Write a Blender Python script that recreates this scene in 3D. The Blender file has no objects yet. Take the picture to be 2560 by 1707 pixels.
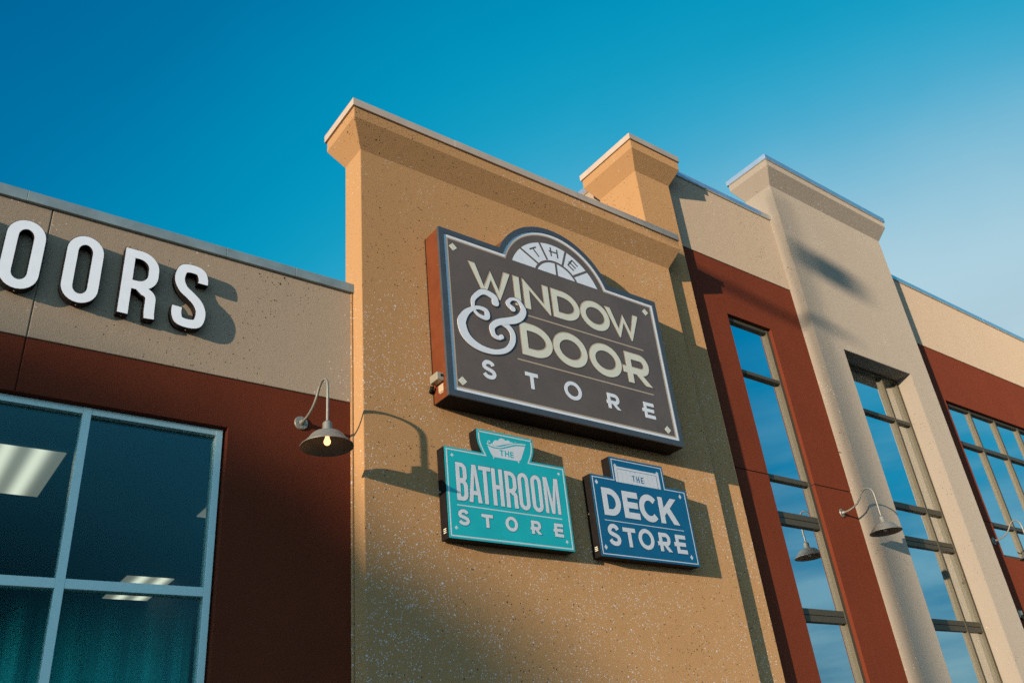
import bpy, bmesh, math, random
from mathutils import Vector, Matrix, Quaternion

scene = bpy.context.scene
H = 1.6                      # eye height above the ground; heights below are measured from the eye

# ------------------------------------------------------------------ camera
cam_d = bpy.data.cameras.new('camera')
cam_d.lens = 29.977
cam_d.sensor_width = 36.0
cam_d.sensor_fit = 'HORIZONTAL'
cam_d.clip_start = 0.05
cam_d.clip_end = 6000
cam = bpy.data.objects.new('camera', cam_d)
scene.collection.objects.link(cam)
_right = Vector((0.80040089, -0.59186739, -0.09513888))
_down = Vector((0.22344892, 0.44183466, -0.86882260))
_fwd = Vector((0.55626342, 0.67414770, 0.48589698))
_m = Matrix((_right, -_down, -_fwd)).transposed().to_4x4()
_m.translation = Vector((0, 0, H))
cam.matrix_world = _m
cam_d.dof.use_dof = True
cam_d.dof.focus_distance = 8.6
cam_d.dof.aperture_fstop = 2.8
scene.camera = cam

# ------------------------------------------------------------------ exposure
scene.view_settings.view_transform = 'Standard'
scene.view_settings.look = 'None'
scene.view_settings.gamma = 1.0
scene.view_settings.exposure = EXPOSURE = 0.5
scene.render.engine = 'CYCLES'
scene.cycles.max_bounces = 8
scene.cycles.use_denoising = False
scene.cycles.sample_clamp_indirect = 4.0


def lin(r, g, b):
    """sRGB 0-255 -> linear"""
    out = []
    for v in (r, g, b):
        v /= 255.0
        out.append(v / 12.92 if v <= 0.04045 else ((v + 0.055) / 1.055) ** 2.4)
    return tuple(out)


# ------------------------------------------------------------------ sun
SUN_TRAVEL = Vector((3.55, 1.0, -0.40))
sun_d = bpy.data.lights.new('sun', 'SUN')
sun_d.energy = 5.0
sun_d.angle = math.radians(0.5)
sun_d.color = (1.0, 0.80, 0.60)
sun = bpy.data.objects.new('sun', sun_d)
scene.collection.objects.link(sun)
sun.rotation_euler = SUN_TRAVEL.to_track_quat('-Z', 'Y').to_euler()
sun.location = (-30, -10, 20)
SUN_ELEV = math.radians(6.2)
SUN_ROT = math.atan2(-3.55, -1.0)

# ------------------------------------------------------------------ sky
world = bpy.data.worlds.new('World')
scene.world = world
world.use_nodes = True
nt = world.node_tree
nt.nodes.clear()


def wn(t, **kw):
    n = nt.nodes.new(t)
    for k, v in kw.items():
        setattr(n, k, v)
    return n


def wmath(op, a, b=None, clamp=False):
    n = wn('ShaderNodeMath', operation=op, use_clamp=clamp)
    for i, v in enumerate((a, b)):
        if v is None:
            continue
        if isinstance(v, (int, float)):
            n.inputs[i].default_value = v
        else:
            nt.links.new(v, n.inputs[i])
    return n.outputs[0]


w_out = wn('ShaderNodeOutputWorld')
w_bg = wn('ShaderNodeBackground')
SKY_STRENGTH = 0.1
w_bg.inputs['Strength'].default_value = SKY_STRENGTH
w_sky = wn('ShaderNodeTexSky', sky_type='NISHITA')
w_sky.sun_disc = False
w_sky.sun_elevation = SUN_ELEV
w_sky.sun_rotation = SUN_ROT
w_sky.air_density = 1.0
w_sky.dust_density = 0.3
w_sky.ozone_density = 3.0
w_tc = wn('ShaderNodeTexCoord')
w_dot = wn('ShaderNodeVectorMath', operation='DOT_PRODUCT')
nt.links.new(w_tc.outputs['Generated'], w_dot.inputs[0])
w_dot.inputs[1].default_value = (1.19, 0.68, -0.37)
w_noise = wn('ShaderNodeTexNoise')
w_noise.inputs['Scale'].default_value = 2.2
w_noise.inputs['Detail'].default_value = 5.0
w_noise.inputs['Roughness'].default_value = 0.5
nt.links.new(w_tc.outputs['Generated'], w_noise.inputs['Vector'])
nz = wmath('MULTIPLY', wmath('SUBTRACT', w_noise.outputs['Fac'], 0.5), 0.14)
pos = wmath('MULTIPLY', wmath('ADD', wmath('ADD', w_dot.outputs['Value'], nz), 0.5), 1 / 1.7, clamp=True)
w_ramp = wn('ShaderNodeValToRGB')
w_ramp.color_ramp.interpolation = 'B_SPLINE'
stops = [((v + 0.5) / 1.7, c) for v, c in ((-0.5, (0, 84, 132)), (0.10, (0, 88, 141)), (0.36, (0, 113, 162)), (0.52, (0, 134, 177)), (0.70, (0, 154, 191)),
                                           (0.82, (62, 167, 202)), (0.92, (130, 187, 210)), (1.02, (170, 204, 216)), (1.16, (196, 216, 223)))]
els = w_ramp.color_ramp.elements
while len(els) < len(stops):
    els.new(0.5)
for e, (p, c) in zip(els, stops):
    e.position = p
    e.color = (*lin(*c), 1)
nt.links.new(pos, w_ramp.inputs['Fac'])
# low haze and thin cloud banks near the horizon
w_sep = wn('ShaderNodeSeparateXYZ')
nt.links.new(w_tc.outputs['Generated'], w_sep.inputs[0])
w_map = wn('ShaderNodeMapping')
w_map.inputs['Scale'].default_value = (1.5, 1.5, 9.0)
nt.links.new(w_tc.outputs['Generated'], w_map.inputs['Vector'])
w_cl = wn('ShaderNodeTexNoise')
w_cl.inputs['Scale'].default_value = 2.0
w_cl.inputs['Detail'].default_value = 6.0
nt.links.new(w_map.outputs[0], w_cl.inputs['Vector'])
low = wmath('SUBTRACT', 1.22, wmath('MULTIPLY', w_sep.outputs['Z'], 2.7), clamp=True)
cl = wmath('MULTIPLY', wmath('MULTIPLY', wmath('SUBTRACT', w_cl.outputs['Fac'], 0.16), 4.0, clamp=True), low, clamp=True)
w_mix = wn('ShaderNodeMix', data_type='RGBA')
nt.links.new(cl, w_mix.inputs[0])
nt.links.new(w_ramp.outputs['Color'], w_mix.inputs[6])
w_tone = wn('ShaderNodeMix', data_type='RGBA')
nt.links.new(wmath('MULTIPLY', wmath('SUBTRACT', w_cl.outputs['Fac'], 0.36), 4.2, clamp=True), w_tone.inputs[0])
w_tone.inputs[6].default_value = (*lin(44, 100, 136), 1)
w_tone.inputs[7].default_value = (*lin(132, 164, 176), 1)
nt.links.new(w_tone.outputs[2], w_mix.inputs[7])
# brightness added to the unseen sunward sky behind the camera, to fill the shadows
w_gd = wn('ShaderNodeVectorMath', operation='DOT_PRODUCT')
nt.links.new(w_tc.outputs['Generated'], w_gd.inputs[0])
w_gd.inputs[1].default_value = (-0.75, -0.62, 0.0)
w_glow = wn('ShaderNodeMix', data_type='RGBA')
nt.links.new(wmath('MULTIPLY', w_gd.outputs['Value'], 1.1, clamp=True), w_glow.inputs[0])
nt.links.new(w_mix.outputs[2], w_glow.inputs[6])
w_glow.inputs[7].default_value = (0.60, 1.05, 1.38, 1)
# the analytic sky adds its own slow variation
w_tint = wn('ShaderNodeVectorMath', operation='MULTIPLY')
nt.links.new(w_sky.outputs['Color'], w_tint.inputs[0])
w_tint.inputs[1].default_value = (0.0, 0.10, 0.12)
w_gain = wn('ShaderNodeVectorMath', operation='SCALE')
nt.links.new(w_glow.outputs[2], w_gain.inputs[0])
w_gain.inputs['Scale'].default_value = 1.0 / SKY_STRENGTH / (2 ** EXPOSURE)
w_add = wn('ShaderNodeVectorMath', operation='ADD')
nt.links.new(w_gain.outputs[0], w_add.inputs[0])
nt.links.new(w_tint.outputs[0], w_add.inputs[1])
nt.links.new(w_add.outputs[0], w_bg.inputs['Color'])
nt.links.new(w_bg.outputs[0], w_out.inputs['Surface'])

# ------------------------------------------------------------------ materials
MATS = {}


def newmat(name):
    m = bpy.data.materials.new(name)
    m.use_nodes = True
    MATS[name] = m
    return m, m.node_tree, m.node_tree.nodes['Principled BSDF']


def N(t, kind, **kw):
    n = t.nodes.new(kind)
    for k, v in kw.items():
        setattr(n, k, v)
    return n


def mathn(t, op, a, b=None, clamp=False):
    n = N(t, 'ShaderNodeMath', operation=op, use_clamp=clamp)
    for i, v in enumerate((a, b)):
        if v is None:
            continue
        if isinstance(v, (int, float)):
            n.inputs[i].default_value = v
        else:
            t.links.new(v, n.inputs[i])
    return n.outputs[0]


def mixc(t, fac, a, b, blend='MIX'):
    n = N(t, 'ShaderNodeMix', data_type='RGBA', blend_type=blend)
    if isinstance(fac, (int, float)):
        n.inputs[0].default_value = fac
    else:
        t.links.new(fac, n.inputs[0])
    for i, v in ((6, a), (7, b)):
        if isinstance(v, tuple):
            n.inputs[i].default_value = (*v[:3], 1)
        else:
            t.links.new(v, n.inputs[i])
    return n.outputs[2]


def noise(t, vec, scale, detail=4, rough=0.6):
    n = N(t, 'ShaderNodeTexNoise')
    n.inputs['Scale'].default_value = scale
    n.inputs['Detail'].default_value = detail
    n.inputs['Roughness'].default_value = rough
    t.links.new(vec, n.inputs['Vector'])
    return n.outputs['Fac']


def speck(t, vec, scale, keep, radius):
    """random chips: 1 inside a chip"""
    v = N(t, 'ShaderNodeTexVoronoi', feature='F1')
    v.inputs['Scale'].default_value = scale
    t.links.new(vec, v.inputs['Vector'])
    sep = N(t, 'ShaderNodeSeparateColor')
    t.links.new(v.outputs['Color'], sep.inputs[0])
    pick = mathn(t, 'GREATER_THAN', sep.outputs[0], keep) if isinstance(keep, (int, float)) else \
        mathn(t, 'GREATER_THAN', mathn(t, 'SUBTRACT', sep.outputs[0], keep), 0.0)
    rad = mathn(t, 'MULTIPLY', sep.outputs[1], radius)
    near = mathn(t, 'LESS_THAN', v.outputs['Distance'], mathn(t, 'ADD', rad, radius * 0.35))
    return mathn(t, 'MULTIPLY', pick, near)


def stucco(name, base, white=0.9, black=0.9, bump=0.5, var=0.2, stain=0.0, wcol=(0.62, 0.63, 0.64), zfade=0.0):
    """acrylic stucco with marble chips: ground colour, pale chips, dark chips, grain"""
    m, t, b = newmat(name)
    geo = N(t, 'ShaderNodeNewGeometry')
    pos = geo.outputs['Position']
    nz = N(t, 'ShaderNodeTexNoise')
    nz.inputs['Scale'].default_value = 60
    nz.inputs['Detail'].default_value = 2
    t.links.new(pos, nz.inputs['Vector'])
    off = N(t, 'ShaderNodeVectorMath', operation='SCALE')
    t.links.new(nz.outputs['Color'], off.inputs[0])
    off.inputs['Scale'].default_value = 0.014
    wob = N(t, 'ShaderNodeVectorMath', operation='ADD')
    t.links.new(pos, wob.inputs[0])
    t.links.new(off.outputs[0], wob.inputs[1])
    wp = wob.outputs[0]
    fine = noise(t, pos, 230, 3, 0.7)
    broad = noise(t, pos, 1.3, 4, 0.55)
    col = mixc(t, mathn(t, 'MULTIPLY', mathn(t, 'SUBTRACT', fine, 0.30, clamp=True), 1.6, clamp=True),
               tuple(c * (1 - var * 2.2) for c in base), tuple(min(1, c * (1 + var)) for c in base))
    col = mixc(t, mathn(t, 'MULTIPLY', mathn(t, 'SUBTRACT', broad, 0.35, clamp=True), 1.2, clamp=True), col,
               tuple(c * 0.78 for c in base)) if stain else col
    if stain:                                    # faint vertical wash marks
        ms = N(t, 'ShaderNodeMapping')
        ms.inputs['Scale'].default_value = (5.0, 5.0, 0.35)
        t.links.new(pos, ms.inputs['Vector'])
        streak = noise(t, ms.outputs[0], 1.0, 4, 0.6)
        col = mixc(t, mathn(t, 'MULTIPLY', mathn(t, 'SUBTRACT', streak, 0.5, clamp=True), 1.5, clamp=True), col, tuple(c * 0.70 for c in base))
    dens = noise(t, pos, 1.1, 3, 0.6)            # chips come denser in places
    k = mathn(t, 'ADD', mathn(t, 'MULTIPLY', mathn(t, 'SUBTRACT', 0.5, dens), 0.9), white)
    if zfade:                                    # the trowelled chips lie closer together lower down
        sz = N(t, 'ShaderNodeSeparateXYZ')
        t.links.new(pos, sz.inputs[0])
        k = mathn(t, 'ADD', k, mathn(t, 'MULTIPLY', mathn(t, 'SUBTRACT', sz.outputs[2], 4.4), zfade))
    wmask = mathn(t, 'MAXIMUM', speck(t, wp, 66, k, 0.37),
                  speck(t, wp, 30, mathn(t, 'ADD', k, 0.06), 0.27))
    kb = mathn(t, 'ADD', mathn(t, 'MULTIPLY', mathn(t, 'SUBTRACT', 0.5, dens), -0.6), black)
    off2 = N(t, 'ShaderNodeVectorMath', operation='ADD')
    t.links.new(wp, off2.inputs[0])
    off2.inputs[1].default_value = (3.7, 9.1, 5.3)
    bmask = mathn(t, 'MAXIMUM', speck(t, off2.outputs[0], 66, kb, 0.36),
                  speck(t, off2.outputs[0], 30, mathn(t, 'ADD', kb, 0.045), 0.24))
    col = mixc(t, wmask, col, wcol)
    col = mixc(t, mathn(t, 'MULTIPLY', bmask, 0.92), col, (0.03, 0.027, 0.024))
    t.links.new(col, b.inputs['Base Color'])
    b.inputs['Roughness'].default_value = 0.95
    b.inputs['Specular IOR Level'].default_value = 0.15
    b.inputs['Diffuse Roughness'].default_value = 1.0
    hgt = mathn(t, 'ADD', noise(t, pos, 120, 4, 0.65), mathn(t, 'MULTIPLY', noise(t, pos, 9, 3, 0.5), 0.5))
    bp = N(t, 'ShaderNodeBump')
    bp.inputs['Strength'].default_value = bump
    bp.inputs['Distance'].default_value = 0.006
    t.links.new(hgt, bp.inputs['Height'])
    t.links.new(bp.outputs[0], b.inputs['Normal'])
    return m


def paint(name, base, rough=0.5, metal=0.0, var=0.08, spec=0.5, scale=14, bump=0.0, drough=0.0):
    m, t, b = newmat(name)
    geo = N(t, 'ShaderNodeNewGeometry')
    nz = noise(t, geo.outputs['Position'], scale, 6, 0.6)
    f = mathn(t, 'MULTIPLY', mathn(t, 'SUBTRACT', nz, 0.3, clamp=True), 2.4, clamp=True)
    col = mixc(t, f, tuple(c * (1 - var) for c in base), tuple(min(1, c * (1 + var)) for c in base))
    t.links.new(col, b.inputs['Base Color'])
    b.inputs['Metallic'].default_value = metal
    b.inputs['Specular IOR Level'].default_value = spec
    b.inputs['Diffuse Roughness'].default_value = drough
    rr = mathn(t, 'ADD', mathn(t, 'MULTIPLY', nz, 0.16), rough - 0.08)
    t.links.new(rr, b.inputs['Roughness'])
    if bump:
        bp = N(t, 'ShaderNodeBump')
        bp.inputs['Strength'].default_value = bump
        bp.inputs['Distance'].default_value = 0.01
        t.links.new(noise(t, geo.outputs['Position'], 3.0, 2, 0.4), bp.inputs['Height'])
        t.links.new(bp.outputs[0], b.inputs['Normal'])
    return m


def glow(name, color, strength):
    m, t, b = newmat(name)
    b.inputs['Base Color'].default_value = (*color, 1)
    b.inputs['Emission Color'].default_value = (*color, 1)
    b.inputs['Emission Strength'].default_value = strength
    return m


def glass(name, f0, f1, tint=(0.9, 0.97, 1.0), trans=(0.55, 0.68, 0.70), wave=0.05):
    """coated double glazing: a mirror that strengthens towards grazing, over a tinted clear pane"""
    m = bpy.data.materials.new(name)
    m.use_nodes = True
    t = m.node_tree
    t.nodes.clear()
    out = N(t, 'ShaderNodeOutputMaterial')
    mx = N(t, 'ShaderNodeMixShader')
    tr = N(t, 'ShaderNodeBsdfTransparent')
    tr.inputs[0].default_value = (*trans, 1)
    gl = N(t, 'ShaderNodeBsdfGlossy')
    gl.inputs['Color'].default_value = (*tint, 1)
    gl.inputs['Roughness'].default_value = 0.008
    lw = N(t, 'ShaderNodeLayerWeight')
    lw.inputs['Blend'].default_value = 0.5
    mr = N(t, 'ShaderNodeMapRange')
    mr.inputs['From Min'].default_value = 0.03
    mr.inputs['From Max'].default_value = 0.50
    mr.inputs['To Min'].default_value = f0
    mr.inputs['To Max'].default_value = f1
    t.links.new(lw.outputs['Facing'], mr.inputs['Value'])
    geo = N(t, 'ShaderNodeNewGeometry')
    bp = N(t, 'ShaderNodeBump')
    bp.inputs['Strength'].default_value = wave
    bp.inputs['Distance'].default_value = 0.01
    t.links.new(noise(t, geo.outputs['Position'], 2.2, 1, 0.4), bp.inputs['Height'])
    t.links.new(bp.outputs[0], gl.inputs['Normal'])
    t.links.new(mr.outputs[0], mx.inputs[0])
    t.links.new(tr.outputs[0], mx.inputs[1])
    t.links.new(gl.outputs[0], mx.inputs[2])
    t.links.new(mx.outputs[0], out.inputs[0])
    MATS[name] = m
    return m


ORANGE = stucco('ochre_stucco', (0.525, 0.303, 0.136), white=0.875, black=0.95, bump=0.7, zfade=0.036, wcol=(0.54, 0.55, 0.55), stain=1)
TAN = stucco('tan_stucco', (0.505, 0.392, 0.280), white=1.04, black=1.0, wcol=(0.6, 0.55, 0.48), bump=0.55, stain=1)
PILAST = stucco('cream_tan_stucco', (0.405, 0.35, 0.28), white=1.02, black=1.02, wcol=(0.6, 0.56, 0.5), bump=0.55, stain=1)
RED = stucco('brick_red_stucco', (0.205, 0.044, 0.018), white=1.4, black=1.4, bump=0.9, var=0.34, stain=1)
COPE_L = paint('weathered_coping', (0.19, 0.24, 0.24), 0.35, 0.1, 0.18, scale=5)
COPE_T = paint('beige_coping', (0.42, 0.33, 0.25), 0.5, 0.0, 0.08, scale=5)
COPE_R = paint('grey_blue_coping', (0.66, 0.74, 0.78), 0.2, 0.8, 0.08, scale=5)
ALU = paint('clear_aluminium', (0.46, 0.60, 0.565), 0.35, 0.25, 0.06, scale=20)
BRONZE = paint('dark_bronze_aluminium', (0.082, 0.070, 0.045), 0.50, 0.1, 0.08, 0.22, scale=20)
GLASS_L = glass('showroom_glass', 0.006, 0.26, tint=(0.25, 0.85, 1.0), trans=(0.82, 0.90, 0.86))
GLASS_R = glass('coated_glass', 0.18, 0.93, tint=(0.95, 1.0, 1.0))
SIGN_RETURN = paint('rust_brown_metal', (0.135, 0.032, 0.008), 0.45, 0.0, 0.12, scale=6)
SIGN_FRAME = paint('slate_metal', (0.062, 0.075, 0.085), 0.38, 0.2, 0.1, scale=8)
SIGN_FACE = paint('brown_vinyl', (0.110, 0.083, 0.063), 0.34, 0.0, 0.14, scale=2)
SIGN_DARK = paint('dark_brown_vinyl', (0.075, 0.055, 0.042), 0.4, 0.0, 0.05)
CREAM = paint('cream_vinyl', (0.62, 0.60, 0.47), 0.4, 0.0, 0.04)
TANV = paint('tan_vinyl', (0.42, 0.32, 0.22), 0.4, 0.0, 0.04)
WHITEV = paint('white_vinyl', (0.66, 0.68, 0.70), 0.38, 0.0, 0.04)
BLACKM = paint('black_metal', (0.012, 0.010, 0.009), 0.6, 0.0, 0.2, 0.08)
TEAL = paint('teal_vinyl', (0.008, 0.37, 0.39), 0.36, 0.0, 0.06, scale=4)
TEAL_D = paint('deep_teal_vinyl', (0.004, 0.12, 0.15), 0.4, 0.0, 0.05)
NAVY = paint('blue_vinyl', (0.003, 0.098, 0.20), 0.36, 0.0, 0.06, scale=4)
NAVY_D = paint('deep_blue_vinyl', (0.002, 0.045, 0.09), 0.4, 0.0, 0.05)
SMALLW = paint('pale_grey_vinyl', (0.56, 0.58, 0.60), 0.4, 0.0, 0.05)
ACRYL = paint('white_acrylic', (0.80, 0.81, 0.83), 0.3, 0.0, 0.03)
GALV = paint('galvanised_steel', (0.23, 0.22, 0.185), 0.45, 0.4, 0.16, scale=45)
ENAMEL = paint('lamp_inside_enamel', (0.16, 0.125, 0.085), 0.5, 0.0, 0.1)
SCREW = paint('brass_screw', (0.7, 0.5, 0.25), 0.3, 0.8, 0.1)
SILVER = paint('silver_plastic', (0.34, 0.30, 0.22), 0.35, 0.3, 0.08)
BULB = glow('lit_bulb', (1.0, 0.55, 0.22), 1.7)
DEADBULB = paint('unlit_bulb', (0.5, 0.48, 0.42), 0.25, 0.0, 0.03)
DRYWALL = paint('interior_drywall', (0.30, 0.32, 0.33), 0.9, 0.0, 0.06)
DARKIN = paint('dark_interior', (0.002, 0.020, 0.029), 0.9, 0.0, 0.2)
FIXT = paint('fixture_metal', (0.20, 0.28, 0.28), 0.5, 0.0, 0.08)
REFL_SHEET, t, b = newmat('teal_reflection_sheet')  # painted reflection: streaky teal of the low skyline, fading out upwards
geo = N(t, 'ShaderNodeNewGeometry')
sp = N(t, 'ShaderNodeSeparateXYZ')
t.links.new(geo.outputs['Position'], sp.inputs[0])
mp = N(t, 'ShaderNodeMapping')
mp.inputs['Scale'].default_value = (9.0, 0.0, 0.35)
t.links.new(geo.outputs['Position'], mp.inputs[0])
st = noise(t, mp.outputs[0], 1.0, 3, 0.5)
b.inputs['Roughness'].default_value = 0.9
b.inputs['Specular IOR Level'].default_value = 0.0
t.links.new(mixc(t, mathn(t, 'MULTIPLY', mathn(t, 'SUBTRACT', st, 0.32, clamp=True), 2.8, clamp=True), (0.015, 0.25, 0.29), (0.04, 0.52, 0.52)), b.inputs['Base Color'])
fade = mathn(t, 'MULTIPLY', mathn(t, 'SUBTRACT', 1.64 + H, sp.outputs[2]), 1.9, clamp=True)
t.links.new(mathn(t, 'MULTIPLY', fade, mathn(t, 'ADD', mathn(t, 'MULTIPLY', st, 0.4), 0.72), clamp=True), b.inputs['Alpha'])
ASPH = paint('asphalt', (0.055, 0.052, 0.05), 0.9, 0.0, 0.3, scale=2)
CONC = paint('concrete', (0.28, 0.26, 0.235), 0.9, 0.0, 0.15, scale=3)
GREENP = paint('green_board', (0.02, 0.45, 0.16), 0.5, 0.0, 0.1)
WOOD = paint('grey_pole_wood', (0.12, 0.085, 0.06), 0.85, 0.0, 0.3, scale=8)
BARK = paint('bark', (0.075, 0.055, 0.04), 0.9, 0.0, 0.3, scale=8)
LEAF = paint('dark_leaf', (0.05, 0.075, 0.03), 0.7, 0.0, 0.4, scale=2)
SOOT = paint('black_sealant', (0.02, 0.016, 0.014), 0.9, 0.0, 0.2)

# lens of the pendant lights: tubes show as two bright bands along its length
m, t, b = newmat('lit_lens')
geo = N(t, 'ShaderNodeTexCoord')
sp = N(t, 'ShaderNodeSeparateXYZ')
t.links.new(geo.outputs['Object'], sp.inputs[0])
wv = mathn(t, 'COSINE', mathn(t, 'MULTIPLY', sp.outputs[0], 2 * math.pi / 0.24))
wv = mathn(t, 'POWER', mathn(t, 'MULTIPLY', mathn(t, 'ADD', mathn(t, 'MULTIPLY', wv, -1.0), 1.0), 0.5), 1.3)
edge = mathn(t, 'SUBTRACT', 1.0, mathn(t, 'POWER', mathn(t, 'MULTIPLY', mathn(t, 'ABSOLUTE', sp.outputs[0]), 3.2), 4.0), clamp=True)
em = mathn(t, 'MULTIPLY', mathn(t, 'ADD', mathn(t, 'MULTIPLY', wv, 0.75), 0.30), mathn(t, 'ADD', mathn(t, 'MULTIPLY', edge, 0.85), 0.15))
b.inputs['Base Color'].default_value = (0.6, 0.6, 0.55, 1)
b.inputs['Emission Color'].default_value = (1.0, 0.92, 0.78, 1)
t.links.new(mathn(t, 'MULTIPLY', em, 0.7), b.inputs['Emission Strength'])
LENS = m

# ------------------------------------------------------------------ mesh helpers
ORIGIN = {}


def offset_path(pts, d, closed):
    """offset a polyline by d to its left with mitred corners"""
    n = len(pts)
    out = []
    for i in range(n):
        p = Vector(pts[i])
        if closed:
            a, c = Vector(pts[(i - 1) % n]), Vector(pts[(i + 1) % n])
        else:
            a = Vector(pts[i - 1]) if i > 0 else None
            c = Vector(pts[i + 1]) if i < n - 1 else None
        ns = []
        for q, r in ((a, p), (p, c)):
            if q is None or r is None or (r - q).length < 1e-9:
                continue
            u = (r - q).normalized()
            ns.append(Vector((-u.y, u.x)))
        if len(ns) == 1:
            o = ns[0]
        else:
            o = ns[0] + ns[1]
            k = o.length
            if k < 1e-6:
                o = ns[0]
            else:
                o = o.normalized()
                o = o / max(0.22, o.dot(ns[0]))
        dd = d[i] if isinstance(d, (list, tuple)) else d
        out.append((p.x + o.x * dd, p.y + o.y * dd))
    return out


def area(pts):
    return 0.5 * sum(pts[i][0] * pts[(i + 1) % len(pts)][1] - pts[(i + 1) % len(pts)][0] * pts[i][1] for i in range(len(pts)))


def grow(pts, d):
    """grow a polygon outwards by d"""
    return offset_path(pts, -d if area(pts) > 0 else d, True)


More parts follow.
